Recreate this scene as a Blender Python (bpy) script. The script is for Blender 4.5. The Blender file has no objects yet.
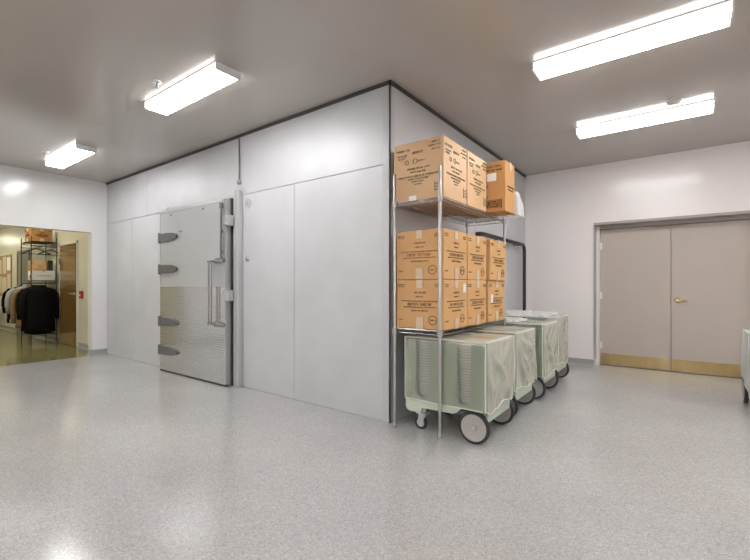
import bpy, bmesh, math, random
from mathutils import Vector, Matrix, noise
C = bpy.context.scene.collection
R = math.radians
rnd = random.Random(7)

# ------------------------------------------------------------------ materials
def mat(name, col, rough=.5, metal=0., spec=.5, coat=0., coat_rough=.1, noise_amt=0., noise_scale=6., bump=0., bump_scale=80.,
        emit=None, strength=0., alpha=None, alpha_edge=None, stretch=None, tint=None):
    m = bpy.data.materials.new(name); m.use_nodes = True
    nt = m.node_tree; b = nt.nodes['Principled BSDF']; L = nt.links.new
    def N(t): return nt.nodes.new(t)
    c4 = (col[0], col[1], col[2], 1)
    b.inputs['Base Color'].default_value = c4
    b.inputs['Roughness'].default_value = rough
    b.inputs['Metallic'].default_value = metal
    b.inputs['Specular IOR Level'].default_value = spec
    b.inputs['Coat Weight'].default_value = coat
    b.inputs['Coat Roughness'].default_value = coat_rough
    tc = N('ShaderNodeTexCoord'); mp = N('ShaderNodeMapping'); L(tc.outputs['Object'], mp.inputs['Vector'])
    if stretch: mp.inputs['Scale'].default_value = stretch
    if noise_amt:
        n = N('ShaderNodeTexNoise'); n.inputs['Scale'].default_value = noise_scale; n.inputs['Detail'].default_value = 5
        L(mp.outputs[0], n.inputs['Vector'])
        r = N('ShaderNodeValToRGB'); r.color_ramp.elements[0].position = .3; r.color_ramp.elements[1].position = .7
        t = tint or (1, 1, 1)
        r.color_ramp.elements[0].color = tuple(max(0, v*(1-noise_amt)*q) for v, q in zip(col, t))+(1,)
        r.color_ramp.elements[1].color = tuple(min(1, v*(1+noise_amt)) for v in col)+(1,)
        L(n.outputs['Fac'], r.inputs['Fac']); L(r.outputs[0], b.inputs['Base Color'])
    if bump:
        n2 = N('ShaderNodeTexNoise'); n2.inputs['Scale'].default_value = bump_scale; n2.inputs['Detail'].default_value = 2
        L(mp.outputs[0], n2.inputs['Vector'])
        bp = N('ShaderNodeBump'); bp.inputs['Strength'].default_value = bump; bp.inputs['Distance'].default_value = .003
        L(n2.outputs['Fac'], bp.inputs['Height']); L(bp.outputs[0], b.inputs['Normal'])
    if emit:
        b.inputs['Emission Color'].default_value = (*emit, 1); b.inputs['Emission Strength'].default_value = strength
    if alpha is not None:
        if alpha_edge is None: b.inputs['Alpha'].default_value = alpha
        else:
            lw = N('ShaderNodeLayerWeight'); lw.inputs['Blend'].default_value = .5
            mr = N('ShaderNodeMapRange'); mr.inputs['To Min'].default_value = alpha; mr.inputs['To Max'].default_value = alpha_edge
            L(lw.outputs['Facing'], mr.inputs['Value']); L(mr.outputs[0], b.inputs['Alpha'])
    return m

def floor_mat(name, base, dark, light, rough, scale=150.):
    m = bpy.data.materials.new(name); m.use_nodes = True
    nt = m.node_tree; b = nt.nodes['Principled BSDF']; L = nt.links.new; N = nt.nodes.new
    tc = N('ShaderNodeTexCoord')
    n = N('ShaderNodeTexVoronoi'); n.inputs['Scale'].default_value = scale
    L(tc.outputs['Object'], n.inputs['Vector'])
    r = N('ShaderNodeValToRGB'); e = r.color_ramp.elements
    e[0].position = .05; e[0].color = (*dark, 1); e[1].position = .95; e[1].color = (*light, 1)
    k = e.new(.25); k.color = (*base, 1); k = e.new(.78); k.color = (*base, 1)
    sc = N('ShaderNodeSeparateColor'); L(n.outputs['Color'], sc.inputs[0]); L(sc.outputs[0], r.inputs['Fac'])
    n2 = N('ShaderNodeTexNoise'); n2.inputs['Scale'].default_value = .9; n2.inputs['Detail'].default_value = 6
    L(tc.outputs['Object'], n2.inputs['Vector'])
    r2 = N('ShaderNodeValToRGB'); r2.color_ramp.elements[0].color = (.86, .86, .87, 1); r2.color_ramp.elements[1].color = (1, 1, .99, 1)
    r2.color_ramp.elements[0].position = .3; r2.color_ramp.elements[1].position = .7
    L(n2.outputs['Fac'], r2.inputs['Fac'])
    mx = N('ShaderNodeMix'); mx.data_type = 'RGBA'; mx.blend_type = 'MULTIPLY'; mx.inputs[0].default_value = 1
    L(r.outputs[0], mx.inputs[6]); L(r2.outputs[0], mx.inputs[7]); L(mx.outputs[2], b.inputs['Base Color'])
    n3 = N('ShaderNodeTexNoise'); n3.inputs['Scale'].default_value = 110; n3.inputs['Detail'].default_value = 3
    L(tc.outputs['Object'], n3.inputs['Vector'])
    bp = N('ShaderNodeBump'); bp.inputs['Strength'].default_value = .01; bp.inputs['Distance'].default_value = .001
    L(n3.outputs['Fac'], bp.inputs['Height']); L(bp.outputs[0], b.inputs['Normal'])
    b.inputs['Roughness'].default_value = rough; b.inputs['Specular IOR Level'].default_value = .8
    return m

def tread_mat():
    m = bpy.data.materials.new('tread plate'); m.use_nodes = True
    nt = m.node_tree; b = nt.nodes['Principled BSDF']; L = nt.links.new; N = nt.nodes.new
    tc = N('ShaderNodeTexCoord'); mp = N('ShaderNodeMapping'); mp.inputs['Rotation'].default_value = (R(90), 0, 0)
    L(tc.outputs['Object'], mp.inputs['Vector'])
    br = N('ShaderNodeTexBrick'); br.inputs['Scale'].default_value = 1; br.inputs['Brick Width'].default_value = .055; br.inputs['Row Height'].default_value = .03
    br.inputs['Mortar Size'].default_value = .008; br.inputs['Mortar Smooth'].default_value = .6
    br.inputs['Color1'].default_value = (1, 1, 1, 1); br.inputs['Color2'].default_value = (.9, .9, .9, 1); br.inputs['Mortar'].default_value = (0, 0, 0, 1)
    L(mp.outputs[0], br.inputs['Vector'])
    bp = N('ShaderNodeBump'); bp.inputs['Strength'].default_value = .35; bp.inputs['Distance'].default_value = .002
    L(br.outputs['Color'], bp.inputs['Height']); L(bp.outputs[0], b.inputs['Normal'])
    b.inputs['Base Color'].default_value = (.66, .66, .66, 1); b.inputs['Metallic'].default_value = .9; b.inputs['Roughness'].default_value = .17
    return m

M = {}
M['floor'] = floor_mat('speckled grey epoxy', (.47, .46, .452), (.37, .365, .36), (.575, .57, .565), .17, 150.)
M['hallfloor'] = floor_mat('olive vinyl', (.25, .23, .10), (.19, .17, .08), (.32, .30, .15), .15, 60)
M['ceiling'] = mat('satin ceiling sheet', (.47, .43, .39), .17, 0, .75, noise_amt=.03, noise_scale=1.2)
M['wall'] = mat('painted wall', (.86, .815, .805), .2, spec=.5, bump=.05, bump_scale=30)
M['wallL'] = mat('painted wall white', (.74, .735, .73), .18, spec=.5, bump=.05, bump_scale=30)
M['hallwall'] = mat('cream hall wall', (.66, .635, .53), .3, spec=.4, noise_amt=.04, noise_scale=2)
M['panel'] = mat('embossed galvanised panel', (.61, .615, .635), .46, .28, .4, noise_amt=.04, noise_scale=2.5, bump=.35, bump_scale=110)
M['paneltrim'] = mat('panel trim', (.56, .575, .59), .3, .3, .5)
M['dark'] = mat('dark sealant', (.05, .048, .045), .6)
M['steel'] = mat('brushed steel', (.60, .60, .60), .3, .85, noise_amt=.05, noise_scale=8, stretch=(1, 1, 12), bump=.05, bump_scale=60)
M['slab'] = mat('satin door skin', (.56, .57, .575), .3, .45, .5, bump=.15, bump_scale=110)
M['tread'] = tread_mat()
M['hinge'] = mat('grey cast hinge', (.17, .175, .18), .4, .6)
M['chrome'] = mat('chrome wire', (.52, .51, .50), .3, .95)
M['wirerack'] = mat('dark wire', (.05, .05, .05), .4, .4)
M['handle'] = mat('polished handle steel', (.34, .34, .34), .22, .9)
M['brass'] = mat('brass', (.60, .48, .27), .3, 1, noise_amt=.3, noise_scale=2.2, stretch=(1, 1, .3), tint=(1, .9, .7))  # streaky colour noise stands in for uneven highlights reflected from the floor
M['doorp'] = mat('taupe paint', (.51, .445, .395), .45, spec=.3, noise_amt=.02, noise_scale=3)
M['framep'] = mat('white frame paint', (.72, .70, .67), .4)
M['reveal'] = mat('taupe reveal with shade', (.40, .36, .33), .45)  # taupe lining; also carries the shade of the door frame head
M['base'] = mat('grey cove base', (.33, .33, .335), .45)
M['white'] = mat('white enamel', (.85, .85, .84), .35)
M['lens'] = mat('lit prismatic lens', (.9, .9, .9), .4, emit=(1, .99, .98), strength=11)
def lens_fix(m, side, bottom):
    nt = m.node_tree; L = nt.links.new; N = nt.nodes.new
    g_ = N('ShaderNodeNewGeometry'); sp = N('ShaderNodeSeparateXYZ'); L(g_.outputs['True Normal'], sp.inputs[0])
    a = N('ShaderNodeMath'); a.operation = 'ABSOLUTE'; L(sp.outputs['Z'], a.inputs[0])
    mr = N('ShaderNodeMapRange'); mr.inputs['From Min'].default_value = .3; mr.inputs['From Max'].default_value = .9; mr.inputs['To Min'].default_value = side; mr.inputs['To Max'].default_value = bottom
    L(a.outputs[0], mr.inputs['Value']); L(mr.outputs[0], nt.nodes['Principled BSDF'].inputs['Emission Strength'])
lens_fix(M['lens'], 2.0, 12.5)          # prismatic lens: bright face, dimmer flanks
M['lenshall'] = mat('lit hall lens', (.9, .9, .9), .4, emit=(1, .93, .72), strength=14)
M['plast'] = mat('detector plastic', (.6, .57, .53), .4)
M['caddy'] = mat('sage green polyethylene', (.55, .62, .50), .45, noise_amt=.03, noise_scale=4)
M['caddy2'] = mat('pale grey polyethylene', (.62, .65, .62), .45)
M['vinyl'] = mat('translucent vinyl', (.62, .67, .57), .2, spec=.7, alpha=.14, alpha_edge=.98, noise_amt=.06, noise_scale=5)
def vinyl_mat():
    m = bpy.data.materials.new('translucent vinyl'); m.use_nodes = True
    nt = m.node_tree; L = nt.links.new; N = nt.nodes.new; out = nt.nodes['Material Output']; nt.nodes.remove(nt.nodes['Principled BSDF'])
    tc = N('ShaderNodeTexCoord'); n = N('ShaderNodeTexNoise'); n.inputs['Scale'].default_value = 3.2; n.inputs['Detail'].default_value = .6; n.inputs['Distortion'].default_value = .6
    mp = N('ShaderNodeMapping'); mp.inputs['Scale'].default_value = (1, 1, .45); L(tc.outputs['Object'], mp.inputs['Vector']); L(mp.outputs[0], n.inputs['Vector'])
    bp = N('ShaderNodeBump'); bp.inputs['Strength'].default_value = .5; bp.inputs['Distance'].default_value = .02; L(n.outputs['Fac'], bp.inputs['Height'])
    tr = N('ShaderNodeBsdfTransparent'); tr.inputs[0].default_value = (.97, .99, .95, 1)
    df = N('ShaderNodeBsdfDiffuse'); df.inputs[0].default_value = (.72, .695, .62, 1); L(bp.outputs[0], df.inputs['Normal'])
    tl = N('ShaderNodeBsdfTranslucent'); tl.inputs[0].default_value = (.80, .80, .70, 1)
    gl = N('ShaderNodeBsdfGlossy'); gl.inputs[0].default_value = (1, 1, 1, 1); gl.inputs['Roughness'].default_value = .22; L(bp.outputs[0], gl.inputs['Normal'])
    m1 = N('ShaderNodeMixShader'); m1.inputs[0].default_value = .45; L(df.outputs[0], m1.inputs[1]); L(tl.outputs[0], m1.inputs[2])
    lw = N('ShaderNodeLayerWeight'); lw.inputs['Blend'].default_value = .45
    mr = N('ShaderNodeMapRange'); mr.inputs['To Min'].default_value = .08; mr.inputs['To Max'].default_value = 1.6; L(lw.outputs['Facing'], mr.inputs['Value'])
    m2 = N('ShaderNodeMixShader'); L(mr.outputs[0], m2.inputs[0]); L(tr.outputs[0], m2.inputs[1]); L(m1.outputs[0], m2.inputs[2])
    fr = N('ShaderNodeFresnel'); fr.inputs['IOR'].default_value = 1.6; L(bp.outputs[0], fr.inputs['Normal'])
    m3 = N('ShaderNodeMixShader'); L(fr.outputs[0], m3.inputs[0]); L(m2.outputs[0], m3.inputs[1]); L(gl.outputs[0], m3.inputs[2]); L(m3.outputs[0], out.inputs['Surface'])
    return m
M['vinyl'] = vinyl_mat()
M['piping'] = mat('vinyl piping', (.82, .85, .78), .35)
M['tyre'] = mat('black rubber', (.03, .03, .032), .6)
M['hub'] = mat('grey wheel hub', (.43, .41, .385), .5)
M['plate'] = mat('white china', (.92, .91, .89), .2, coat=.4)
M['card'] = mat('cardboard', (.66, .385, .175), .75, spec=.2, noise_amt=.05, noise_scale=5)
M['card2'] = mat('pale cardboard', (.70, .45, .255), .45, spec=.35, noise_amt=.05, noise_scale=4)
M['card3'] = mat('orange cardboard', (.56, .30, .12), .7, spec=.2, noise_amt=.05, noise_scale=5)
M['seam'] = mat('cardboard edge', (.27, .14, .06), .8)
M['tape'] = mat('clear parcel tape', (.68, .52, .36), .3)
M['ink'] = mat('green black ink', (.33, .21, .10), .8)
M['ink2'] = mat('dark green ink', (.33, .28, .17), .8)
M['inkbr'] = mat('brown ink', (.17, .07, .03), .8)
M['paper'] = mat('white paper', (.85, .84, .82), .5)
M['bag'] = mat('clear plastic film', (.86, .86, .86), .15, spec=.7, alpha=.3, alpha_edge=.8)
M['pipe'] = mat('dark pipe insulation', (.035, .018, .016), .5)
M['brown'] = mat('varnished wood door', (.19, .11, .035), .25, coat=.5, noise_amt=.25, noise_scale=3, stretch=(4, 4, .5))
M['red'] = mat('red enamel', (.45, .03, .03), .4)
M['black'] = mat('black cloth', (.008, .008, .009), .95, spec=.08, bump=.3, bump_scale=60)
M['greyc'] = mat('pale grey cloth', (.42, .44, .46), .9, bump=.3, bump_scale=60)
M['tan'] = mat('tan cloth', (.27, .17, .10), .9, bump=.3, bump_scale=60)
M['cork'] = mat('cork', (.40, .25, .12), .9, noise_amt=.2, noise_scale=60)
M['notice'] = mat('cream paper', (.66, .56, .42), .7)
M['greydoor'] = mat('grey green door', (.20, .20, .16), .4)

# ------------------------------------------------------------------ mesh helpers
def box(bm, x0, x1, y0, y1, z0, z1, bev=0, seg=2):
    r = bmesh.ops.create_cube(bm, size=1)
    bmesh.ops.scale(bm, vec=(x1-x0, y1-y0, z1-z0), verts=r['verts'])
    bmesh.ops.translate(bm, vec=((x0+x1)/2, (y0+y1)/2, (z0+z1)/2), verts=r['verts'])
    if bev:
        es = {e for v in r['verts'] for e in v.link_edges}
        bmesh.ops.bevel(bm, geom=list(es), offset=bev, segments=seg, affect='EDGES', profile=.5)

def ring(bm, c, t, n, r, ref=None):
    t = t.normalized(); a = ref or (Vector((0, 0, 1)) if abs(t.z) < .9 else Vector((1, 0, 0)))
    u = t.cross(a).normalized(); v = t.cross(u)
    return [bm.verts.new(c+u*r*math.cos(2*math.pi*i/n)+v*r*math.sin(2*math.pi*i/n)) for i in range(n)]

def tube(bm, pts, r, n=8, closed=False):
    P = [Vector(p) for p in pts]; k = len(P); rs = []
    for i, p in enumerate(P):
        if closed: t = P[(i+1) % k]-P[i-1]
        else: t = P[min(i+1, k-1)]-P[max(i-1, 0)]
        rs.append(ring(bm, p, t, n, r))
    m = k if closed else k-1
    for i in range(m):
        a, b = rs[i], rs[(i+1) % k]
        off = min(range(n), key=lambda o: (b[o].co-a[0].co).length)
        for j in range(n):
            bm.faces.new((a[j], a[(j+1) % n], b[(j+1+off) % n], b[(j+off) % n]))
    if not closed:
        bm.faces.new(rs[0][::-1]); bm.faces.new(rs[-1])

def lathe(bm, prof, o=(0, 0, 0), axis='Z', n=32, loop=False):
    o = Vector(o); rs = []
    def P(r, h, a):
        c, s = r*math.cos(a), r*math.sin(a)
        return o+Vector({'Z': (c, s, h), 'Y': (c, h, s), 'X': (h, c, s)}[axis])
    for r, h in prof:
        rs.append([bm.verts.new(P(max(r, 1e-5), h, 2*math.pi*i/n)) for i in range(n)])
    for a, b in zip(rs, rs[1:]):
        for j in range(n): bm.faces.new((a[j], a[(j+1) % n], b[(j+1) % n], b[j]))
    if loop:
        for j in range(n): bm.faces.new((rs[-1][j], rs[-1][(j+1) % n], rs[0][(j+1) % n], rs[0][j]))
        return
    if prof[0][0] > 1e-4: bm.faces.new(rs[0])
    if prof[-1][0] > 1e-4: bm.faces.new(rs[-1])

def prism(bm, poly, y0, y1, plane='XZ'):
    def V(a, b, d): return (a, d, b) if plane == 'XZ' else ((d, a, b) if plane == 'YZ' else (a, b, d))
    f = [bm.verts.new(V(a, b, y0)) for a, b in poly]; g = [bm.verts.new(V(a, b, y1)) for a, b in poly]
    n = len(poly)
    fs = [bm.faces.new(f), bm.faces.new(g[::-1])]
    for i in range(n): bm.faces.new((f[i], f[(i+1) % n], g[(i+1) % n], g[i]))
    bmesh.ops.triangulate(bm, faces=fs)

def obj(name, bm, m, parent=None, loc=None, smooth=None, rot=None):
    bmesh.ops.recalc_face_normals(bm, faces=bm.faces[:])
    me = bpy.data.meshes.new(name); bm.to_mesh(me); bm.free()
    me.materials.append(M[m] if isinstance(m, str) else m)
    o = bpy.data.objects.new(name, me); C.objects.link(o)
    if parent: o.parent = parent
    if loc: o.location = loc
    if rot: o.rotation_euler = rot
    if smooth is not None:
        me.shade_smooth()
        if smooth: me.set_sharp_from_angle(angle=R(smooth))
    return o
B = bmesh.new
def struct(name, bm, m, **k):
    o = obj(name, bm, m, **k); o['kind'] = 'structure'; return o
def tag(o, label, cat, group=None):
    o['label'] = label; o['category'] = cat
    if group: o['group'] = group
    return o
def thing(name, label, cat, loc=(0, 0, 0), rz=0, group=None):
    o = bpy.data.objects.new(name, None); C.objects.link(o); o.location = loc; o.rotation_euler = (0, 0, rz); o.empty_display_size = .1
    return tag(o, label, cat, group) if label else o
def sroot(name, loc, rz=0):
    o = thing(name, None, None, loc, rz); o['kind'] = 'structure'; return o
def dup(root, loc, rz, label, group=None):
    r = root.copy(); C.objects.link(r); r.location = loc; r.rotation_euler = (0, 0, rz); r['label'] = label
    if group: r['group'] = group
    for ch in list(root.children):
        c = ch.copy(); C.objects.link(c); c.parent = r
        for g in list(ch.children):
            d = g.copy(); C.objects.link(d); d.parent = c
    return r
def bx(*a, **k):
    bm = B(); box(bm, *a, **k); return bm

H = 3.0; XC = -2.04; YC = 2.955; XL = -8.09; YB = 6.85; HH = 2.75

# ------------------------------------------------------------------ room shell
struct('floor', bx(XL, 4.0, -3.5, 7.3, -.1, 0), 'floor')
struct('floor_hall', bx(-19.5, XL, -.6, 3.1, -.1, 0), 'hallfloor')
struct('ceiling', bx(XL-.15, 4.1, -3.6, 7.3, H, H+.1), 'ceiling')
struct('ceiling_hall', bx(-19.5, XL-.15, -.6, 3.1, HH, HH+.1), 'hallwall')
bm = B()                                                      # left wall with the wide opening
box(bm, XL-.15, XL, 2.72, YC, 0, H); box(bm, XL-.15, XL, -3.5, 1.26, 0, H); box(bm, XL-.15, XL, 1.26, 2.72, 2.11, H)
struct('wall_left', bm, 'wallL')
struct('wall_hall_right', bx(-19.5, XL-.15, 2.93, 3.03, 0, HH), 'hallwall')
struct('wall_hall_left', bx(-19.5, XL-.15, -.7, -.6, 0, HH), 'hallwall')
struct('wall_hall_far', bx(-19.6, -19.5, -.6, 2.93, 0, HH), 'hallwall')
struct('wall_near', bx(XL, 4.0, -3.6, -3.5, 0, H), 'wall')
struct('wall_right', bx(4.0, 4.1, -3.5, 7.3, 0, H), 'wall')
bm = B()                                                      # back wall around the double door
box(bm, XC-.1, -1.03, YB, YB+.3, 0, H); box(bm, .88, 4.0, YB, YB+.3, 0, H); box(bm, -1.03, .88, YB, YB+.3, 2.135, H)
struct('wall_back', bm, 'wall')
struct('wall_behind_door', bx(-1.03, .88, YB+.28, YB+.3, 0, 2.135), 'reveal')

# cold room front: sheet panels with narrow joints
g = .006
bm = B(); box(bm, XL, XC-.02, YC+.018, YC+.1, 0, H)
def fp(x0, x1, z0, z1): box(bm, x0+g/2, x1-g/2, YC, YC+.02, z0+g/2, z1-g/2)
for x0, x1 in ((-3.27, -2.115), (-4.16, -3.27), (-5.98, -4.16), (-7.1, -5.98), (XL, -7.1)):
    fp(x0, x1, 0, 2.28)
for x0, x1 in ((-4.216, -2.115), (-6.6, -4.216), (XL, -6.6)): fp(x0, x1, 2.28, H)
struct('wall_front', bm, 'panel')
bm = B(); box(bm, XC-.1, XC-.004, YC+.02, YB, 0, H)
for a, b_ in ((YC+.07, 4.81), (4.81, 6.02), (6.02, YB)):
    box(bm, XC-.02, XC, a+g, b_-g, 0, 2.28-g/2); box(bm, XC-.02, XC, a+g, b_-g, 2.28+g/2, H)
struct('wall_side', bm, 'panel')
bm = B(); box(bm, -2.115, XC+.004, YC-.004, YC+.01, 0, H-.03, bev=.002); box(bm, XC-.01, XC+.004, YC-.004, YC+.07, 0, H-.03, bev=.002)
struct('trim_1', bm, 'paneltrim')
bm = B(); box(bm, XL, XC+.02, YC-.02, YC+.005, H-.028, H-.001); box(bm, XC-.005, XC+.02, YC-.02, YB, H-.028, H-.001)
struct('trim_2', bm, 'dark')

# cove bases
def cove(bm, a, b, nrm, h=.095):
    a, b, nrm = Vector(a), Vector(b), Vector(nrm)
    pr = [(0, h), (.006, h), (.008, .035), (.018, .012), (.04, 0), (0, 0)]
    fa = [bm.verts.new(a+nrm*p+Vector((0, 0, q))) for p, q in pr]; fb = [bm.verts.new(b+nrm*p+Vector((0, 0, q))) for p, q in pr]
    for i in range(6): bm.faces.new((fa[i], fa[(i+1) % 6], fb[(i+1) % 6], fb[i]))
    bm.faces.new(fa); bm.faces.new(fb[::-1])
bm = B(); cove(bm, (XC, YB, 0), (-1.03, YB, 0), (0, -1, 0)); cove(bm, (.88, YB, 0), (4, YB, 0), (0, -1, 0)); struct('baseboard_back', bm, 'base')
bm = B(); cove(bm, (XL, 2.72, 0), (XL, YC, 0), (1, 0, 0)); cove(bm, (XL, -3.5, 0), (XL, 1.26, 0), (1, 0, 0))
cove(bm, (XL-.15, 2.72, 0), (XL, 2.72, 0), (0, -1, 0)); struct('baseboard_left', bm, 'base')
bm = B(); cove(bm, (-9.36, 2.93, 0), (XL-.15, 2.93, 0), (0, -1, 0)); cove(bm, (-12.4, 2.93, 0), (-10.4, 2.93, 0), (0, -1, 0)); cove(bm, (-19.5, 2.93, 0), (-13.7, 2.93, 0), (0, -1, 0))
struct('baseboard_hall', bm, 'base')

# ------------------------------------------------------------------ double door
bm = B()
box(bm, -1.03, -.972, 6.98, 7.09, 0, 2.135, bev=.003); box(bm, .842, .88, 6.98, 7.09, 0, 2.135, bev=.003)
struct('trim_3', bm, 'framep')
struct('trim_7', bx(-.972, .842, 6.98, 7.09, 2.052, 2.135, bev=.003), 'reveal')  # frame head, its shade put into a darker colour than the jambs
bm = B(); box(bm, -1.03, .88, YB-.012, YB+.13, 2.1, 2.135); box(bm, -1.034, -1.02, YB-.01, YB+.13, .11, 2.135)
struct('trim_4', bm, 'reveal')
dl = sroot('door_1', (-.535, 7.05, 0))
obj('leaf', bx(-.434, .432, 0, .044, .008, 2.047, bev=.002), 'doorp', dl)
obj('kick_plate', bx(-.43, .428, -.003, 0, .012, .178, bev=.001), 'brass', dl)
for z in (.3, 1.05, 1.8): 
    bm = B(); lathe(bm, [(.008, -.055), (.008, .055)], (-.437, -.006, z), n=12); box(bm, -.43, -.415, -.002, 0, z-.05, z+.05); obj('hinge', bm, 'white', dl, smooth=30)
for z in (.98, 1.12):
    bm = B(); box(bm, .418, .430, -.003, 0, z-.02, z+.02, bev=.001); obj('flush_bolt', bm, 'brass', dl)
dr = sroot('door_2', (.335, 7.05, 0))
obj('leaf', bx(-.432, .5, 0, .044, .008, 2.047, bev=.002), 'doorp', dr)
obj('kick_plate', bx(-.428, .496, -.003, 0, .012, .178, bev=.001), 'brass', dr)
bm = B(); lathe(bm, [(0, -.012), (.026, -.011), (.033, -.004), (.034, 0)], (-.365, 0, 1.0), 'Y', 24)
lathe(bm, [(.011, -.05), (.011, -.01)], (-.365, 0, 1.0), 'Y', 12)
tube(bm, [(-.37, -.05, 1.0), (-.34, -.053, 1.0), (-.29, -.052, .998), (-.255, -.045, .994)], .009)
obj('lever_handle', bm, 'brass', dr, smooth=40)
bm = B(); box(bm, -1.036, -1.03, 6.87, 6.9, 1.03, 1.08); o = struct('trim_5', bm, 'brass')

# ------------------------------------------------------------------ cold room door
cd = sroot('door_3', (-5.11, 2.955, 0))          # local: x -0.80..0.78, front face y=-0.128
YF = -.125
bm = B(); box(bm, -.80, .782, YF, -.05, .012, 2.24, bev=.004)
for x in (-.30,): box(bm, x-.002, x+.002, YF-.0008, YF, 1.3, 2.1)
obj('slab', bm, 'slab', cd)
obj('gasket', bx(-.79, .800, -.049, -.002, .0, 2.25, bev=.004), 'dark', cd)
obj('kick_plate', bx(-.795, .777, YF-.004, YF, .02, 1.19, bev=.001), 'tread', cd)
bm = B(); box(bm, -.80, .782, YF-.006, YF, 2.205, 2.24, bev=.001); box(bm, .745, .786, YF-.006, YF, 1.2, 2.24, bev=.001); box(bm, -.80, -.79, YF-.006, YF, 1.2, 2.24)
obj('edge_trim', bm, 'steel', cd)
obj('bottom_sweep', bx(-.79, .79, YF-.006, YF+.03, .001, .026, bev=.002), 'dark', cd)
for z in (.30, .70, 1.43, 1.87):
    bm = B()
    pl = [(-.80, z-.055), (-.6, z-.058), (-.42, z-.05), (-.32, z-.026), (-.30, z), (-.32, z+.026), (-.42, z+.05), (-.6, z+.058), (-.80, z+.055)]
    prism(bm, pl, YF-.03, YF-.006); h = obj('strap_hinge', bm, 'hinge', cd)
    bm = B(); lathe(bm, [(.02, -.07), (.02, .07)], (-.80, YF-.012, z), n=16); obj('pin', bm, 'hinge', h, smooth=30)
    bm = B(); box(bm, -.835, -.803, YF+.01, -.001, z-.05, z+.05, bev=.004); obj('bracket', bm, 'hinge', h)
bm = B()                                               # loop pull with two arms
tube(bm, [(.53, YF-.06, .74), (.53, YF-.06, 1.50)], .010, 10); tube(bm, [(.585, YF-.06, .74), (.585, YF-.06, 1.50)], .008, 10)
for z in (.74, 1.50):
    tube(bm, [(.51, YF-.06, z), (.70, YF-.06, z)], .014, 10)
    box(bm, .66, .84, YF-.075, YF-.03, z-.024, z+.024, bev=.008); box(bm, .62, .70, YF-.05, YF-.004, z-.03, z+.03, bev=.006)
    box(bm, .60, .63, YF-.06, YF-.004, z-.016, z+.016, bev=.004)
obj('pull_handle', bm, 'handle', cd, smooth=35)
bm = B(); tube(bm, [(.735, YF-.028, 1.53), (.735, YF-.028, 2.17)], .012, 10); box(bm, .715, .755, YF-.04, YF-.006, 2.12, 2.19, bev=.006)
for z in (1.6, 1.85): box(bm, .722, .748, YF-.03, YF-.006, z-.02, z+.02, bev=.003)
obj('latch_rod', bm, 'hinge', cd, smooth=35)
for z in (1.98, 1.09):
    bm = B(); box(bm, .79, .835, YF-.03, -.03, z-.06, z+.06, bev=.006); box(bm, .83, .87, YF-.02, -.075, z-.07, z+.055, bev=.006); obj('strike', bm, 'steel', cd)
bm = B(); prism(bm, [(-.24+.055*math.cos(t*math.pi/8), 1.93+.022*math.sin(t*math.pi/8)) for t in range(16)], YF-.003, YF); pb = obj('maker_plate', bm, 'steel', cd)
bm = B()
for i in range(6): box(bm, -.282+i*.0145, -.273+i*.0145, YF-.0036, YF-.003, 1.923, 1.937)
obj('lettering', bm, 'inkbr', pb)
for x, z in ((-.5, 2.17), (.3, 2.17)):
    bm = B(); lathe(bm, [(.014, 0), (.012, -.005), (0, -.006)], (x, YF, z), 'Y', 14); obj('rivet', bm, 'hinge', cd)
bm = B(); box(bm, -4.27, -4.16, YC-.055, YC-.001, 0, 2.33, bev=.004); box(bm, -6.0, -5.93, YC-.02, YC-.001, 0, 2.33, bev=.004); box(bm, -6.0, -4.16, YC-.03, YC-.001, 2.262, 2.30, bev=.004)
box(bm, -4.225, -4.215, YC-.065, YC-.05, 0, 2.33)
struct('trim_6', bm, 'slab')

# wall bits beside the cold room door
t = thing('door_sign', 'small round raised plate on the grey cold room wall, upper right of the steel door', 'sign', (-4.06, YC, 2.165))
bm = B(); lathe(bm, [(.058, 0), (.058, -.006), (.05, -.008), (.05, -.004), (0, -.004)], (0, 0, 0), 'Y', 32); obj('plate', bm, 'paneltrim', t, smooth=35)
bm = B(); box(bm, -.02, .02, -.006, -.004, .012, .018); box(bm, -.02, .02, -.006, -.004, -.018, -.012); box(bm, -.02, -.012, -.006, -.004, -.018, .018); obj('marking', bm, 'hinge', t)
t = thing('release_knob', 'small round metal escape release knob on cold room wall beside the door handle', 'knob', (-4.07, YC, 1.515))
bm = B(); lathe(bm, [(.036, 0), (.036, -.006), (.03, -.01), (0, -.011)], (0, 0, 0), 'Y', 24); obj('rose', bm, 'paneltrim', t, smooth=35)
bm = B(); tube(bm, [(.0, -.012, .02), (-.02, -.014, .0), (0, -.014, -.02), (.02, -.014, 0)], .004, 6); obj('ring', bm, 'hinge', t)
t = thing('alarm_conduit', 'thin dark conduit dropping from ceiling to a small box above the steel door', 'conduit', (-4.216, YC, 2.33))
bm = B(); tube(bm, [(0, -.012, .12), (0, -.012, .64)], .008, 10); obj('pipe', bm, 'hinge', t, smooth=40)
bm = B(); lathe(bm, [(0, -.05), (.02, -.048), (.03, -.03), (.032, 0)], (0, -.001, .11), 'Y', 20); obj('junction_box', bm, 'steel', t, smooth=40)
bm = B(); tube(bm, [(-.005, -.014, .085), (-.03, -.012, .05), (-.035, -.01, 0.003)], .005, 6); tube(bm, [(.005, -.014, .085), (.04, -.012, .05), (.10, -.01, .02), (.115, -.01, -.03)], .004, 6); obj('cable', bm, 'paneltrim', t)

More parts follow.
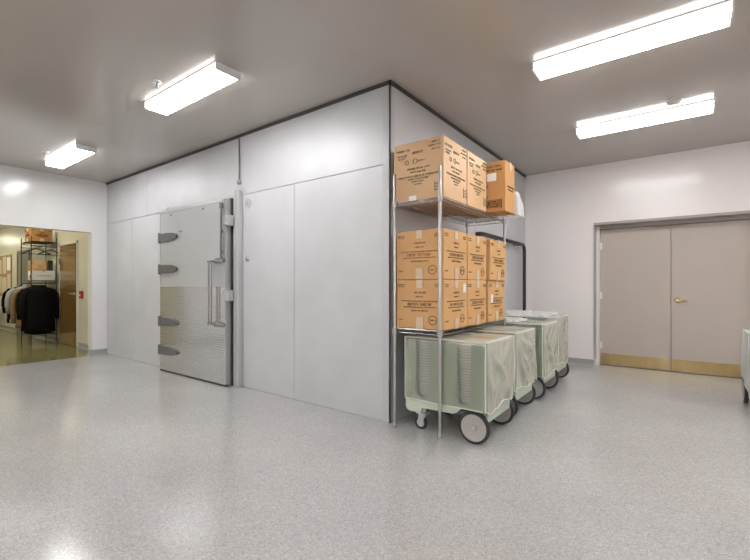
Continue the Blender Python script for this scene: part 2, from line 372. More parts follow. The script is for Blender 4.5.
# ------------------------------------------------------------------ ceiling lights
def light(loc, label, lens='lens', z=H, L=1.225, group='ceiling strip lights'):
    t = thing('ceiling_light', label, 'light', (loc[0], loc[1], z), 0, group)
    w = .112; h = L/2
    bm = B(); box(bm, -h, h, -w-.001, w+.001, -.011, 0, bev=.001); obj('housing', bm, 'white', t)
    bm = B()
    prism(bm, [(-w, -.0115), (-w+.003, -.052), (-w+.014, -.063), (w-.014, -.063), (w-.003, -.052), (w, -.0115)], -h+.012, h-.012, 'YZ')
    obj('diffuser', bm, lens, t)
    for s in (-1, 1):
        bm = B(); prism(bm, [(-w-.002, 0), (-w-.002, -.058), (-w+.01, -.066), (w-.01, -.066), (w+.002, -.058), (w+.002, 0)], s*h-.012 if s > 0 else -h-.001, s*h+.001 if s > 0 else -h+.012, 'YZ')
        obj('end_cap', bm, 'white', t)
    return t
light((-.34, 3.50), 'bright strip light at upper right, the largest and nearest in view')
light((-.34, 5.22), 'bright strip light nearest the double doors, beside the round detector')
light((-3.58, 1.97), 'bright strip light in front of the steel cold room door')
light((-6.73, 2.0), 'smallest bright strip light, over the entrance to the hallway at left')
light((-3.6, -.9), 'added fill strip light behind the viewer, left of the room middle, out of view')  # from here to the hallway lights: unseen fixtures added for ambient light
light((-6.73, -2.5), 'added fill strip light in the far left corner behind the viewer, out of view')
light((-3.6, -2.5), 'added fill strip light against the wall behind the viewer, left of the middle, out of view')
light((-.34, -2.5), 'added fill strip light against the wall right behind the viewer, out of view')
light((2.6, -2.5), 'added fill strip light in the right corner behind the viewer, out of view')
light((2.6, 5.22), 'added unseen fill strip light beyond the right edge of view, next to the back wall')
light((2.6, 1.6), 'added unseen fill strip light beyond the right edge of view, level with the viewer')
light((-.33, .3), 'added fill strip light straight above the viewer, out of view')
light((-6.52, -1.2), 'added fill strip light behind the viewer near the left wall, out of view')
light((2.6, 3.39), 'added unseen fill strip light beyond the right edge of view, nearer the viewer')
light((2.6, -.4), 'added fill strip light behind the viewer at the right, out of view')
light((-10.0, 1.5), 'strip light on the hallway ceiling just past the opening', 'lenshall', HH, group='hallway strip lights')
light((-14.2, 1.5), 'strip light on the hallway ceiling beyond the coats', 'lenshall', HH, group='hallway strip lights')
light((-17.9, 1.9), 'strip light at the far end of the hallway ceiling', 'lenshall', HH, group='hallway strip lights')

def sprinkler(x, y, label):
    t = thing('sprinkler_head', label, 'sprinkler', (x, y, H), 0, 'ceiling sprinklers')
    bm = B(); lathe(bm, [(.038, 0), (.036, -.006), (.02, -.01), (.012, -.012)], n=24); obj('escutcheon', bm, 'steel', t, smooth=40)
    bm = B(); lathe(bm, [(.009, -.01), (.009, -.03), (.004, -.035), (.004, -.05)], n=12); lathe(bm, [(0, -.05), (.018, -.05), (.018, -.053), (0, -.053)], n=16); obj('deflector', bm, 'steel', t, smooth=40)
sprinkler(-3.69, 1.74, 'small metal sprinkler head on the ceiling left of the strip light by the steel door')
sprinkler(-6.82, 1.76, 'small metal sprinkler head on the ceiling by the strip light nearest the hallway')
t = thing('smoke_detector', 'round white detector on the ceiling beside the strip light near the double doors', 'detector', (-.047, 4.90, H))
bm = B(); lathe(bm, [(.06, 0), (.06, -.02), (.05, -.035), (.03, -.042), (0, -.044)], n=32); obj('body', bm, 'plast', t, smooth=40)
bm = B(); lathe(bm, [(.068, 0), (.068, -.006), (.06, -.008)], n=32); obj('base_ring', bm, 'white', t, smooth=40)

# ------------------------------------------------------------------ refrigerant pipe
t = thing('insulated_pipe', 'dark insulated pipe bending down the grey cold room wall beside the white wall', 'pipe', (XC, 4.85, 0))
pp = [(-.0, 0, 1.846), (.05, 0, 1.846)] ; x = .075
pts = [(.0, 0, 1.846), (.05, .0, 1.846), (.07, .02, 1.846), (x, .05, 1.846)]
pts += [(x, 1.62, 1.838)] + [(x, 1.62+.1*math.sin(a*math.pi/12), 1.738+.1*math.cos(a*math.pi/12)) for a in range(1, 7)] + [(x, 1.72, .002)]
bm = B(); tube(bm, pts, .026, 12); obj('insulation', bm, 'pipe', t, smooth=50)
for y_, z_ in ((.5, 1.845), (1.42, 1.839)):
    bm = B(); box(bm, .001, x+.03, y_-.012, y_+.012, z_-.034, z_-.026); box(bm, .001, .006, y_-.012, y_+.012, z_-.034, z_+.03); obj('clamp', bm, 'hinge', t)

# ------------------------------------------------------------------ wire shelving
SX0, SX1, SY0, SY1 = -1.945, -1.517, 2.89, 4.365
sh = thing('wire_shelving', 'chrome wire shelving unit against the grey cold room corner, stacked with cardboard boxes', 'shelving', (SX0, SY0, 0))
W_, D_ = SX1-SX0, SY1-SY0
for x in (0, W_):
    for y in (0, D_):
        bm = B(); lathe(bm, [(.0, .0), (.013, .0), (.016, .01), (.016, .03), (.0125, .035)] + [(.0125, .06)] + [(.0125, 2.145), (.008, 2.155), (0, 2.156)], (x, y, 0), n=14)
        obj('post', bm, 'chrome', sh, smooth=50)
def shelf(z):
    bm = B(); r = .0035
    for zz in (z-.004, z-.034):
        tube(bm, [(0, .01, zz), (W_, .01, zz)], r, 6); tube(bm, [(0, D_-.01, zz), (W_, D_-.01, zz)], r, 6)
        tube(bm, [(.0, 0, zz), (0, D_, zz)], r, 6); tube(bm, [(W_, 0, zz), (W_, D_, zz)], r, 6)
    def zig(a, b, n):
        a, b = Vector(a), Vector(b)
        tube(bm, [a.lerp(b, i/n)+Vector((0, 0, -.004 if i % 2 else -.034)) for i in range(n+1)], .0025, 5)
    for y in (.01, D_-.01): zig((.02, y, z), (W_-.02, y, z), 12)
    for x in (0, W_): zig((x, .02, z), (x, D_-.02, z), 42)
    n = 46
    for i in range(1, n):
        y = D_*i/n; tube(bm, [(0, y, z-.0025), (W_, y, z-.0025)], .0019, 5)
    for x in (W_*.25, W_*.5, W_*.75): tube(bm, [(x, 0, z-.009), (x, D_, z-.009)], .0035, 6)
    s = obj('shelf', bm, 'chrome', sh, smooth=60)
    for x in (0, W_):
        for y in (0, D_):
            bm = B(); lathe(bm, [(.0128, -.045), (.02, -.043), (.023, .002), (.0128, .004)], (x, y, z), n=16); obj('collar', bm, 'chrome', s, smooth=50)
    return s
s_low = shelf(.845); s_up = shelf(1.915)
bm = B(); box(bm, .145, .215, -.006, -.003, 1.905, 1.945, bev=.001); obj('label_holder', bm, 'paper', sh)

# ------------------------------------------------------------------ cardboard boxes
def words(bm, F, cx, cz, width, h, gap=.35, r=None):
    x = cx-width/2
    while x < cx+width/2:
        wl = rnd.choice((2, 3, 4, 5, 6, 7))
        for i in range(wl):
            if x > cx+width/2: break
            a = h*.62
            k = rnd.random()
            if k < .35: F(bm, x, x+a*.28, cz-h/2, cz+h/2); F(bm, x+a*.28, x+a, cz+h*.28, cz+h/2)
            elif k < .7: F(bm, x, x+a, cz-h/2, cz-h*.25); F(bm, x, x+a*.3, cz-h/2, cz+h/2); F(bm, x+a*.7, x+a, cz-h/2, cz+h/2)
            else: F(bm, x+a*.35, x+a*.65, cz-h/2, cz+h/2); F(bm, x, x+a, cz-h*.05, cz+h*.2)
            x += a*1.3
        x += h*gap*2
def ringmark(bm, F, cx, cz, r, w=.004, n=28):
    for i in range(n):
        a = 2*math.pi*i/n; x, z = cx+r*math.cos(a), cz+r*math.sin(a)
        F(bm, x-w, x+w, z-w, z+w)
def carton(loc, w, d, h, label, m='card', ink='ink', style=0, group=None, rz=0, extras=None, seed=0, cat='box'):
    rnd.seed(seed)
    t = thing('cardboard_box', label, cat, loc, R(rz), group)
    bm = B(); box(bm, -w/2, w/2, -d/2, d/2, 0, h, bev=.007, seg=3)
    for v in bm.verts:
        n_ = noise.noise(Vector((v.co.x*5+seed, v.co.y*5, v.co.z*5)))*.004; v.co.x += n_; v.co.y += n_
    obj('carton', bm, m, t)
    e = .0035
    def Ff(bm, x0, x1, z0, z1): box(bm, x0, x1, -d/2-e-.001, -d/2-e+.003, z0, z1)
    def Fr(bm, y0, y1, z0, z1): box(bm, w/2+e-.003, w/2+e+.001, y0, y1, z0, z1)
    bm = B()
    if style == 0:      # lower shelf cartons
        for F, W in ((Ff, w), (Fr, d)):
            words(bm, F, 0, h*.74, W*.22, .014); words(bm, F, 0, h*.655, W*.16, .010)
            words(bm, F, 0, h*.565, W*.78, .008); words(bm, F, 0, h*.50, W*.52, .022); words(bm, F, 0, h*.44, W*.68, .008); words(bm, F, 0, h*.37, W*.36, .012)
            ringmark(bm, F, W*.27, h*.19, .036); words(bm, F, W*.27, h*.19, .04, .012)
            for sx in (-.4, .38):
                words(bm, F, W*sx, h*.9, W*.13, .009); words(bm, F, W*sx, h*.86, W*.13, .007)
            words(bm, F, -W*.4, h*.17, W*.1, .01)
    elif style == 1:    # large upper cartons, green print
        for F, W in ((Ff, w), (Fr, d)):
            words(bm, F, -W*.3, h*.87, W*.26, .02); words(bm, F, -W*.32, h*.79, W*.2, .010); words(bm, F, -W*.34, h*.745, W*.14, .012)
            words(bm, F, W*.36, h*.93, W*.16, .014)
            words(bm, F, W*.34, h*.87, W*.24, .012); words(bm, F, W*.36, h*.81, W*.16, .012)
            words(bm, F, 0, h*.81, W*.2, .018); ringmark(bm, F, -W*.22, h*.66, .017, .0022); ringmark(bm, F, -W*.05, h*.665, .02, .0022); words(bm, F, W*.07, h*.66, .06, .012)
            words(bm, F, .01, h*.54, W*.46, .016); words(bm, F, 0, h*.48, W*.28, .012)
            words(bm, F, 0, h*.41, W*.78, .014); words(bm, F, 0, h*.36, W*.4, .012); words(bm, F, 0, h*.315, W*.24, .010); words(bm, F, 0, h*.27, W*.14, .008)
            for a in range(3): F(bm, W*.34, W*.46, h*(.12+a*.05), h*(.14+a*.05))
            F(bm, W*.33, W*.335, h*.1, h*.27); F(bm, W*.46, W*.465, h*.1, h*.27)
    else:
        words(bm, Ff, w*.26, h*.9, w*.3, .02); words(bm, Ff, w*.25, h*.83, w*.34, .02)
        for k in range(4): words(bm, Ff, w*.25, h*(.1+k*.035), w*.34, .011)
        Ff(bm, w*.09, w*.1, h*.06, h*.24); Ff(bm, w*.41, w*.42, h*.06, h*.24); Ff(bm, w*.09, w*.42, h*.235, h*.24)
        words(bm, Ff, w*.04, h*.52, .05, .03); words(bm, Ff, w*.03, h*.43, .06, .035); words(bm, Ff, w*.04, h*.3, .05, .03)
        obj('print', bm, ink, t); bm = B(); words(bm, Fr, 0, h*.5, d*.6, .016); words(bm, Fr, 0, h*.44, d*.5, .012)
    obj('print', bm, ink, t)
    def Tf(bm, x0, x1, z0, z1): box(bm, x0, x1, -d/2-e-.0016, -d/2-e+.002, z0, z1)
    def Tr(bm, y0, y1, z0, z1): box(bm, w/2+e-.002, w/2+e+.0016, y0, y1, z0, z1)
    if style != 1:
        s = w*.07 if style == 0 else 0
        for F, W in ((Tf, w), (Tr, d)):
            if style == 2 and F is Tf: continue
            q = .036 if style == 0 else .03
            bm = B(); F(bm, -q+.006, q-.006, h*.83, h*.998); obj('tape', bm, 'tape', t)
            if style == 0:
                bm = B(); F(bm, -q+.004, q-.002, h*.004, h*(.2+.05*rnd.random())); obj('tape', bm, 'tape', t)
    bm = B(); box(bm, -w/2+.01, w/2-.01, -.0015, .0015, h-.001, h+.0008); obj('flap_seam', bm, 'seam', t)
    for nm, face, a0, a1, z0, z1 in extras or []:
        bm = B(); F = (Tf if face == 'f' else Tr); 
        F(bm, a0, a1, z0, z1); obj(nm, bm, 'paper', t)
    return t
gl = 'cardboard boxes on the lower shelf'
xs = -1.727
lw, ld, lh = .45, .435, .408
zL = .846
carton((xs, 3.152, zL), lw, ld, lh, 'cardboard box on the lower shelf, bottom box at the near end', group=gl, seed=1, extras=[('paper_label', 'r', .13, .185, .30, .375)])
carton((xs, 3.600, zL), lw, ld, lh, 'cardboard box on the lower shelf, bottom of the middle stack', group=gl, seed=2)
carton((xs+.004, 4.082, zL), lw, ld*1.02, lh, 'cardboard box on the lower shelf, bottom of the far stack, with white label', group=gl, seed=3, extras=[('paper_label', 'r', -.17, -.11, .19, .27)])
carton((xs, 3.150, zL+lh+.002), lw, ld, lh, 'cardboard box on the lower shelf, topmost of the near stack', group=gl, seed=4, rz=-.5)
carton((xs, 3.602, zL+lh+.002), lw, ld, lh, 'cardboard box on the lower shelf, topmost of the middle stack', group=gl, seed=5)
carton((xs+.02, 4.09, zL+lh+.002), lw, ld*1.03, lh*.985, 'cardboard box on the lower shelf, topmost of the far stack, pushed slightly outward', group=gl, seed=6)
gu = 'large cardboard boxes on the top shelf'
zU = 1.9165
carton((-1.745, 3.155, zU), .475, .445, .49, 'large pale cardboard box with green print at the near end of the top shelf', 'card2', 'ink2', 1, gu, seed=11)
carton((-1.745, 3.615, zU), .475, .445, .49, 'large pale cardboard box with green print, second on the top shelf, behind the nearest', 'card2', 'ink2', 1, gu, seed=12)
carton((-1.565, 3.995, zU), .47, .27, .487, 'narrow orange cardboard box with brown print sticking out over the top shelf edge', 'card3', 'inkbr', 2, seed=13,
       extras=[('paper_label', 'f', .055, .145, .30, .375)])

def crumple(name, x0, x1, y0, y1, z0, z1, amp, seed, n=26, dome=True):
    bm = B(); vs = []
    for i in range(n+1):
        row = []
        for j in range(n+1):
            u, v = i/n, j/n
            e = min(u, 1-u, v, 1-v)*2; k = min(1, e*3.2)**.5 if dome else 1
            p = Vector((x0+(x1-x0)*u, y0+(y1-y0)*v, z0+(z1-z0)*k))
            q = Vector((u*4+seed, v*4, seed)); nn = noise.noise(q)*.6+abs(noise.noise(q*2.7))*.6
            p.z = max(z0, p.z+(nn*amp if k > .2 else 0)); p.x += noise.noise(q*1.7+Vector((5, 0, 0)))*amp*.6; p.y += noise.noise(q*1.7+Vector((0, 9, 0)))*amp*.6
            row.append(bm.verts.new(p))
        vs.append(row)
    for i in range(n):
        for j in range(n): bm.faces.new((vs[i][j], vs[i+1][j], vs[i+1][j+1], vs[i][j+1]))
    return bm
bm = crumple('b', -.16, .16, -.1, .1, 0, .25, .03, 3.1)
o = obj('plastic_bag', bm, 'bag', loc=(-1.46, 4.27, 1.9175), smooth=80); tag(o, 'crumpled clear white plastic bag at the far end of the top shelf', 'bag')

# ------------------------------------------------------------------ dish caddies
CL, CW = .35, .30       # half length (x), half width (y)
def caddy(loc, rz, label, m='caddy', group='green dish caddies'):
    t = thing('dish_caddy', label, 'cart', loc, rz, group)
    z0, z1 = .19, .755
    def side(y0, y1):
        pl = [(-CL+.03, z0-.035), (-CL+.14, z0-.035), (-CL+.155, z0+.01), (-.02, z0+.010), (.09, z0+.014), (.112, .215), (.14, .246), (.18, .262), (CL-.04, .262), (CL, .255), (CL, z1-.02), (CL-.02, z1)]
        for cx in (.175, -.195):
            hw = .06
            pl += [(cx+hw+.006, z1), (cx+hw, z1-.01)]
            pl += [(cx+hw*math.cos(a), .335-.048*math.sin(a)) for a in [math.pi*i/10 for i in range(11)]]
            pl += [(cx-hw, z1-.01), (cx-hw-.006, z1)]
        pl += [(-CL+.02, z1), (-CL, z1-.02), (-CL, z0+.0), (-CL+.01, z0-.02)]
        prism(bm, pl, y0, y1)
    bm = B()
    side(-CW, -CW+.035); side(CW-.035, CW)
    box(bm, -CL+.001, -CL+.035, -CW+.02, CW-.02, z0, z1-.004, bev=.006); box(bm, CL-.035, CL-.001, -CW+.02, CW-.02, .262, z1-.004, bev=.006); box(bm, CL-.035, CL-.002, -CW+.05, CW-.05, .165, .27, bev=.004)
    box(bm, -CL+.03, CL-.03, -CW+.03, CW-.03, .245, .275)
    box(bm, -.03, .005, -CW+.03, CW-.03, .27, z1-.01, bev=.005); box(bm, -CL+.03, CL-.03, -.02, .02, .27, z1-.01, bev=.005)
    box(bm, -CL, CL, -CW-.003, -CW+.004, z1-.075, z1-.06) if False else None
    obj('body', bm, m, t)
    for s in (-1, 1):
        bm = B(); lathe(bm, [(.102, -.019), (.121, -.016), (.124, 0), (.121, .016), (.102, .019)], (.253, s*(CW-.023), .124), 'Y', 48, True); w = obj('wheel', bm, 'tyre', t, smooth=40)
        bm = B(); lathe(bm, [(0, -.016), (.018, -.017), (.022, -.0165), (.026, -.009), (.088, -.010), (.094, -.018), (.1025, -.0185), (.1025, .0185), (.09, .012), (.03, .012), (0, .016)], (.253, s*(CW-.023), .124), 'Y', 48)
        obj('hub', bm, 'hub', w, smooth=40)
        bm = B(); lathe(bm, [(0, -.028), (.012, -.026), (.014, -.015), (0, -.015)], (.253, s*(CW-.023), .124), 'Y', 20); obj('axle_cap', bm, 'steel', w, smooth=40)
        bm = B(); lathe(bm, [(.036, -.013), (.053, -.013), (.057, 0), (.053, .013), (.036, .013)], (-.235, s*(CW-.06), .057), 'Y', 32, True); c = obj('caster', bm, 'tyre', t, smooth=40)
        bm = B(); lathe(bm, [(.0, -.02), (.016, -.02), (.017, -.011), (.037, -.011), (.037, .011), (.016, .012), (.016, .02), (0, .02)], (-.235, s*(CW-.06), .057), 'Y', 16)
        for q in (-.021, .021):
            prism(bm, [(-.255, .05), (-.215, .05), (-.18, .135), (-.25, .135)], s*(CW-.06)+q-.0015, s*(CW-.06)+q+.0015)
        box(bm, -.265, -.17, s*(CW-.06)-.04, s*(CW-.06)+.04, .135, .15, bev=.003); lathe(bm, [(.03, .15), (.03, .2)], (-.215, s*(CW-.06), 0), n=20)
        obj('fork', bm, 'steel', c, smooth=40)
    bm = B(); tube(bm, [(.253, -CW+.01, .124), (.253, CW-.01, .124)], .008, 10); box(bm, .22, .285, -CW+.06, CW-.06, .118, .25, bev=.005); obj('axle', bm, 'steel', t)
    return t
cads = [(-1.51, 3.23, 'green dish caddy nearest the viewer, under the shelving, loaded with white plates'),
        (-1.53, 3.955, 'second green dish caddy in the row, behind the plate loaded one'),
        (-1.50, 4.77, 'third green dish caddy in the row, just past the shelving end'),
        (-1.52, 5.44, 'farthest green dish caddy in the row, next to the white wall')]
c0 = caddy((cads[0][0], cads[0][1], 0), 0, cads[0][2])
for x, y, l in cads[1:]: dup(c0, (x, y, 0), 0, l, 'green dish caddies')
c5 = caddy((.815, 5.37, 0), R(90), 'pale dish caddy cut off by the right edge beside the double doors', 'caddy2', None)

# plates seen through the slots of the nearest caddy
def plate_mesh():
    bm = B(); lathe(bm, [(0, .004), (.055, .004), (.058, .0), (.066, .0), (.068, .005), (.108, .0015), (.113, .003), (.1138, .011), (.113, .019), (.109, .0212), (.09, .018), (.065, .012), (0, .011)], n=40); return bm
pm = obj('plate', plate_mesh(), 'plate', smooth=50); pm.location = (-1.335, 3.082, .2755)
first = True
for sx, nm in ((.175, 'right'), (-.195, 'left')):
    for k in range(22):
        o = pm if first else pm.copy()
        if not first: C.objects.link(o)
        first = False
        o.location = (-1.51+sx+rnd.uniform(-.002, .002), 3.23-.147+rnd.uniform(-.002, .001), .2755+k*.0215)
        tag(o, 'white china plate in the %s slot stack of the nearest green caddy' % nm, 'plate', 'plates in the %s slot of the nearest caddy' % nm)

# vinyl covers
def cover(loc, seed, label, hem, flat_front, z_top=.785, hx=CL+.016, hy=CW+.012):
    t = thing('caddy_cover', label, 'cover', (loc[0], loc[1], 0), 0, 'vinyl covers over the dish caddies')
    per = []           # rounded rectangle outline
    rr = .035; N_ = 132; segs = []
    def outline(s):    # s in 0..1
        W2, D2 = hx, hy
        Lx, Ly, q = 2*(W2-rr), 2*(D2-rr), rr*math.pi/2
        P = 2*Lx+2*Ly+4*q; d = s*P
        for (len_, kind, a) in ((Lx, 'l', 0), (q, 'c', 0), (Ly, 'l', 1), (q, 'c', 1), (Lx, 'l', 2), (q, 'c', 2), (Ly, 'l', 3), (q, 'c', 3)):
            if d <= len_:
                f = d/len_
                if kind == 'l':
                    if a == 0: return Vector((-W2+rr+f*Lx, -D2, 0)), Vector((0, -1, 0)), (0, f)
                    if a == 1: return Vector((W2, -D2+rr+f*Ly, 0)), Vector((1, 0, 0)), (1, f)
                    if a == 2: return Vector((W2-rr-f*Lx, D2, 0)), Vector((0, 1, 0)), (2, f)
                    return Vector((-W2, D2-rr-f*Ly, 0)), Vector((-1, 0, 0)), (3, f)
                ang = {0: -90, 1: 0, 2: 90, 3: 180}[a]+90*f
                cc = {0: (W2-rr, -D2+rr), 1: (W2-rr, D2-rr), 2: (-W2+rr, D2-rr), 3: (-W2+rr, -D2+rr)}[a]
                nn = Vector((math.cos(R(ang)), math.sin(R(ang)), 0))
                return Vector((cc[0], cc[1], 0))+nn*rr, nn, (a+.5, f)
            d -= len_
        return Vector((-W2+rr, -D2, 0)), Vector((0, -1, 0)), (0, 0)
    bm = B(); V = 22; rows = []
    def pt(i, v):
        s = (i % N_)/N_; p, nn, (side_, f) = outline(s)
        z = z_top-.012-(z_top-.012-hem)*v
        side_x = side_ in (1,) or (side_ in (.5,) and f > .3) or (side_ == 1.5 and f < .6)
        amp = (.016 if side_x else (.004 if flat_front and side_ in (0, .5, 3.5) else .010))*(.25+v*.9)
        if side_ in (0, 2): amp *= .8
        q = Vector((s*18+seed*7, v*1.3+seed, 0))
        dsp = noise.noise(q)*amp*1.3 + max(0, noise.noise(Vector((s*9+seed, v*2.2-s*6, seed))))*amp
        if side_ == 1:      # hanging swag folds on the long side seen from the aisle
            sg = 1 if seed % 2 else -1; e = math.sin(f*math.pi)**.6
            r1 = 1-abs(noise.noise(Vector((f*2.6+sg*v*1.7+seed*3.3, v*.9, seed))))*2.6
            r2 = 1-abs(noise.noise(Vector((f*4.3-sg*v*2.1+seed*1.3, v*1.1, seed+4))))*2.6
            t1 = math.atan2(v*.62, f+.02); t2 = math.atan2(v*.62, 1.02-f); q1 = math.hypot(f, v*.62); q2 = math.hypot(1-f, v*.62)
            sw = max(0, math.cos(8.5*t1+seed*.9))**1.5*math.exp(-q1*1.2)*min(1, q1*4)+max(0, math.cos(8.5*t2+seed*1.7+1))**1.5*math.exp(-q2*1.2)*min(1, q2*4)
            dsp = -.006+e*(.045*sw+.022*max(0, r1)**2)*min(1, v*5)
            z -= .02*math.sin(f*math.pi*2+seed)*v
        dsp = max(dsp, -.012)
        if side_ == 0 or side_ == 2: dsp = min(dsp, .008)
        p = p+nn*dsp; return Vector((p.x, p.y, z+.006*noise.noise(Vector((s*12, seed, 0)))*v))
    for v in range(V+1): rows.append([bm.verts.new(pt(i, v/V)) for i in range(N_)])
    for a, b in zip(rows, rows[1:]):
        for i in range(N_): bm.faces.new((a[i], a[(i+1) % N_], b[(i+1) % N_], b[i]))
    prev = rows[0]
    for k in range(1, 11):           # top
        f = 1-k/10.5; r_ = []
        for i in range(N_):
            p, nn, _ = outline(i/N_); x, y = p.x*f, p.y*f
            z = z_top-.004+.004*(1-f)+.006*noise.noise(Vector((x*7+seed, y*7, seed)))*(1-f*f)-.01*(1-f)*abs(noise.noise(Vector((x*3, y*9, seed))))
            r_.append(bm.verts.new((x, y, z)))
        for i in range(N_): bm.faces.new((prev[i], prev[(i+1) % N_], r_[(i+1) % N_], r_[i]))
        prev = r_
    bm.faces.new(prev)
    obj('vinyl_sheet', bm, 'vinyl', t, smooth=180)
    bm = B(); tube(bm, [pt(i, 1)+Vector((0, 0, -.001)) for i in range(0, N_, 1)], .0042, 6, closed=True)
    for st in [.0]:
        for si in range(N_):
            _, _, (a, f) = outline(si/N_); _, _, (a2, f2) = outline(((si+1) % N_)/N_)
            if a in (.5, 1.5, 2.5, 3.5) and f <= .55 and (a2 != a or f2 > .55):
                tube(bm, [pt(si, v/V)+outline(si/N_)[1]*.001 for v in range(V+1)], .004, 6)
    tube(bm, [pt(i, .0)+Vector((0, 0, .002)) for i in range(N_)], .0026, 6, closed=True)
    obj('piping', bm, 'piping', t, smooth=60)
cl = ['clear green vinyl cover over the nearest caddy, showing its plates', 'green vinyl cover with deep side folds over the second caddy', 'green vinyl cover over the third caddy, past the shelving end', 'green vinyl cover over the farthest caddy by the white wall']
for i, (x, y, l) in enumerate(cads):
    cover((x, y), i*3+1, cl[i], (.262, .27, .25, .26)[i], i == 0, z_top=(.785, .787, .80, .83)[i])
bm = crumple('s', -.30, .30, -.36, .36, 0, .018, .05, 8.3, 40)
o = obj('plastic_sheet', bm, 'bag', loc=(-1.56, 5.36, .835), smooth=80); tag(o, 'crumpled white plastic sheet lying on top of the farthest covered caddy', 'plastic sheet')
bm = crumple('s', -.26, .2, -.2, .26, 0, .012, .035, 4.3, 30)
o = obj('plastic_sheet', bm, 'bag', loc=(-1.62, 4.68, .805), smooth=80); tag(o, 'crumpled white plastic sheet lying on top of the third covered caddy', 'plastic sheet')

# ------------------------------------------------------------------ hallway
hd = sroot('door_4', (-9.885, 2.93, 0))
obj('leaf', bx(-.455, .455, -.03, -.004, .01, 2.03, bev=.002), 'brown', hd)
bm = B(); box(bm, -.50, -.457, -.022, -.001, 0, 2.08, bev=.002); box(bm, .457, .50, -.022, -.001, 0, 2.08, bev=.002); box(bm, -.50, .50, -.022, -.001, 2.035, 2.08, bev=.002); obj('frame', bm, 'framep', hd)
bm = B(); lathe(bm, [(.028, -.03), (.026, -.038), (0, -.04)], (.38, 0, 1.04), 'Y', 20); tube(bm, [(.38, -.035, 1.04), (.38, -.08, 1.04), (.36, -.085, 1.04), (.25, -.085, 1.04)], .011); obj('lever_handle', bm, 'steel', hd, smooth=40)
for z in (.32, 1.7, ):
    bm = B(); lathe(bm, [(.014, -.06), (.014, .06)], (-.458, -.035, z), n=12); obj('hinge', bm, 'hinge', hd)
t = thing('fire_alarm_pull', 'small red fire alarm pull on the hallway wall beside the brown door', 'alarm', (-9.17, 2.93, .95))
obj('body', bx(-.05, .05, -.045, 0, .0, .15, bev=.006), 'red', t); obj('pull_bar', bx(-.035, .035, -.055, -.045, .05, .075, bev=.003), 'white', t)
g5 = sroot('door_5', (-13.05, 2.93, 0))
obj('leaf', bx(-.45, .45, -.02, -.004, .01, 2.0, bev=.002), 'greydoor', g5)
bm = B(); box(bm, -.52, -.452, -.03, -.001, 0, 2.07, bev=.002); box(bm, .452, .52, -.03, -.001, 0, 2.07, bev=.002); box(bm, -.52, .52, -.03, -.001, 2.002, 2.07, bev=.002); obj('frame', bm, 'greydoor', g5)
# notice board
t = thing('notice_board', 'cork board crowded with papers on the hallway wall beyond the coats', 'notice board', (-15.0, 2.93, .9))
obj('board', bx(-.78, .85, -.02, -.001, 0, 1.12, bev=.003), 'cork', t)
for (a, b_, c, d) in ((.45, .8, .7, 1.05), (.02, .38, .62, 1.08), (.5, .82, .05, .6), (-.05, .42, .06, .52), (-.5, -.1, .1, .55), (-.6, -.1, .62, 1.0)):
    bm = B(); box(bm, a, b_, -.024, -.021, c, d); obj('notice', bm, 'notice' if c < .65 else 'paper', t)

# coat rack shelving beyond the brown door
RX0, RX1, RY0, RY1 = -11.2, -10.5, 2.47, 2.89
rk = thing('coat_rack', 'dark wire rack with hanging rails and shelves in the hallway, past the brown door', 'rack', (RX0, RY0, 0))
rw, rd = RX1-RX0, RY1-RY0
for x in (0, rw):
    for y in (0, rd):
        bm = B(); lathe(bm, [(.009, 0), (.009, 2.2), (0, 2.205)], (x, y, 0), n=12); obj('post', bm, 'wirerack', rk, smooth=40)
for z in (2.10, 1.30, .20):
    bm = B()
    for zz in (z, z-.03):
        tube(bm, [(0, 0, zz), (rw, 0, zz)], .006, 6); tube(bm, [(0, rd, zz), (rw, rd, zz)], .006, 6); tube(bm, [(0, 0, zz), (0, rd, zz)], .006, 6); tube(bm, [(rw, 0, zz), (rw, rd, zz)], .006, 6)
    for i in range(1, 40): tube(bm, [(rw*i/40, 0, z), (rw*i/40, rd, z)], .002, 4)
    obj('shelf', bm, 'wirerack', rk)
for z in (2.0, 1.24):
    bm = B(); tube(bm, [(-.04, rd*.45, z), (rw+.2, rd*.45, z)], .012, 8); 
    for x in (0, rw): tube(bm, [(x, 0, z), (x, rd, z)], .008, 6)
    obj('hanging_rail', bm, 'wirerack', rk, smooth=40)
carton((-10.98, 2.70, 1.305), .22, .30, .42, 'tall light tan cardboard box on the hallway rack, behind the white box', 'card2', 'ink', 0, seed=23)
carton((-10.78, 2.66, 2.105), .42, .36, .26, 'orange brown cardboard box on top of the hallway coat rack', 'card3', 'inkbr', 0, seed=21)
t = carton((-10.66, 2.68, 1.305), .28, .38, .20, 'white storage box on the middle shelf of the hallway coat rack', 'white', 'ink', 2, seed=22)
o = tag(obj('storage_bin', bx(-.05, .05, -.045, .045, 0, .22, bev=.01), 'wirerack', loc=(-10.66, 2.815, 1.507)), 'small dark bin standing on the white storage box in the hallway rack', 'bin')
def hanger(x, y, z, rz, label):
    t = thing('coat_hanger', label, 'hanger', (x, y, z), R(rz), 'empty hangers on the hallway rack')
    bm = B(); tube(bm, [(0, -.23, -.17), (0, -.12, -.10), (0, 0, -.055), (0, .12, -.10), (0, .23, -.17)], .013, 8); tube(bm, [(0, -.22, -.165), (0, .22, -.165)], .006, 6); obj('frame', bm, 'wirerack', t, smooth=60)
    bm = B(); tube(bm, [(0, 0, -.055), (0, 0, -.02), (0, .02, 0), (0, .012, .022), (0, -.005, .026), (0, -.02, .016)], .004, 6); obj('hook', bm, 'steel', t)
hanger(-10.42, 2.53, 2.0, -12, 'empty black coat hanger at the left of the upper rail, above the black jacket')
hanger(-10.55, 2.80, 2.0, 8, 'empty black coat hanger beside the brown door on the upper rail')

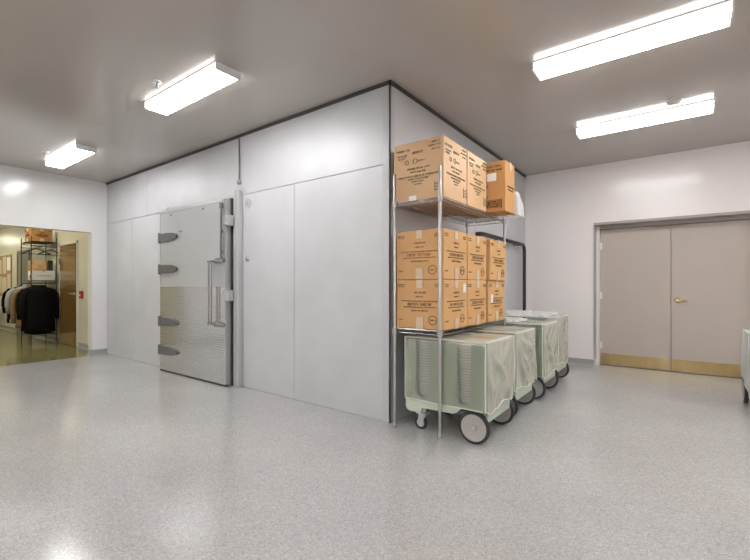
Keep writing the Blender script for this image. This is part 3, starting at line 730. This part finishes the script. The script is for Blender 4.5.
def jacket(loc, rz, m, label, w=.29, L=.93, seed=0, sleeve=.62, thick=.085):
    t = thing('jacket', label, 'jacket', loc, R(rz), 'jackets on the hallway rack')
    bm = B(); n = 28; rows = []
    lv = [(-.0, .06, .05), (-.02, .09, .055), (-.045, .17, .07), (-.085, .24, .085), (-.14, w, .095), (-.22, w*1.02, .10), (-.4, w*.98, .11), (-.6, w*.98, .12), (-.8, w*1.0, .125), (-L, w*1.02, .12)]
    for z, a, b in lv:
        row = []
        for i in range(n):
            th = 2*math.pi*i/n; c, s = math.cos(th), math.sin(th)
            f = 1+.10*noise.noise(Vector((c*2+seed, s*2, z*1.5)))+(.12*math.sin(th*5+seed)*min(1, -z))
            row.append(bm.verts.new((b*thick/.1*s*f, a*math.copysign(abs(c)**.8, c)*(1+.04*noise.noise(Vector((c*3, s*3, z*4+seed)))), z)))
        rows.append(row)
    for a, b in zip(rows, rows[1:]):
        for i in range(n): bm.faces.new((a[i], a[(i+1) % n], b[(i+1) % n], b[i]))
    bm.faces.new(rows[0]); bm.faces.new(rows[-1][::-1])
    obj('torso', bm, m, t, smooth=180)
    for s in (-1, 1):
        bm = B(); prev = None; pts = [(-.07, w*.72, .075), (-.16, w*.98, .078), (-.3, w*1.1, .07), (-.45, w*1.13, .065), (-sleeve-.02, w*1.1, .06), (-sleeve-.14, w*1.08, .052)]
        for z, y, r_ in pts:
            rw_ = [bm.verts.new((r_*math.sin(2*math.pi*i/16)*(1+.15*noise.noise(Vector((i*.7, z*6, seed)))), s*y+r_*.8*math.cos(2*math.pi*i/16), z)) for i in range(16)]
            if prev:
                for i in range(16): bm.faces.new((prev[i], prev[(i+1) % 16], rw_[(i+1) % 16], rw_[i]))
            else: bm.faces.new(rw_)
            prev = rw_
        bm.faces.new(prev[::-1]); obj('sleeve', bm, m, t, smooth=180)
    bm = B(); tube(bm, [(.05*math.cos(a), .075*math.sin(a), -.01) for a in [2*math.pi*i/14 for i in range(14)]], .022, 8, closed=True); obj('collar', bm, m, t, smooth=180)
jacket((-10.44, 2.60, 1.2), 4, 'black', 'black jacket hanging nearest on the hallway rack beside the brown door', .25, .95, 1, .55, .13)
jacket((-10.64, 2.60, 1.2), -8, 'black', 'black jacket hanging just behind the foremost one on the hallway rack', .25, .93, 2, .55, .1)
jacket((-10.85, 2.575, 1.19), -14, 'tan', 'tan jacket hanging between the black and the pale grey jackets', .27, .86, 3)
jacket((-11.05, 2.55, 1.21), -20, 'greyc', 'pale grey jacket hanging behind the tan one on the hallway rack', .29, .72, 4, .45)
jacket((-11.26, 2.55, 1.21), -22, 'black', 'dark jacket hanging farthest along the hallway rack, behind the pale grey one', .30, .72, 5, .45)
# dark bin at the far left of the hallway
t = thing('waste_bin', 'dark bin standing at the foot of the notice board in the hallway', 'bin', (-15.1, 2.66, 0))
bm = B(); lathe(bm, [(.15, 0), (.2, .58), (.205, .6), (.19, .6), (.14, .02), (0, .02)], n=28); obj('body', bm, 'wirerack', t, smooth=40)
bm = B(); lathe(bm, [(.215, .6), (.215, .64), (.15, .68), (0, .69)], n=28); obj('lid', bm, 'wirerack', t, smooth=40)

# ------------------------------------------------------------------ camera, world, view
cam = bpy.data.cameras.new('camera'); co = bpy.data.objects.new('camera', cam); C.objects.link(co)
cam.sensor_width = 36; cam.lens = 409/750*36; cam.shift_y = 5/750; cam.clip_start = .05
co.location = (0, 0, 1.21); co.rotation_euler = (R(90), 0, math.atan2(305, 409))
S = bpy.context.scene; S.camera = co
w = bpy.data.worlds.new('world'); S.world = w; w.use_nodes = True
w.node_tree.nodes['Background'].inputs[0].default_value = (.8, .85, .9, 1); w.node_tree.nodes['Background'].inputs[1].default_value = .0
S.view_settings.view_transform = 'Standard'; S.view_settings.look = 'None'; S.view_settings.gamma = 1; S.view_settings.exposure = 1.33
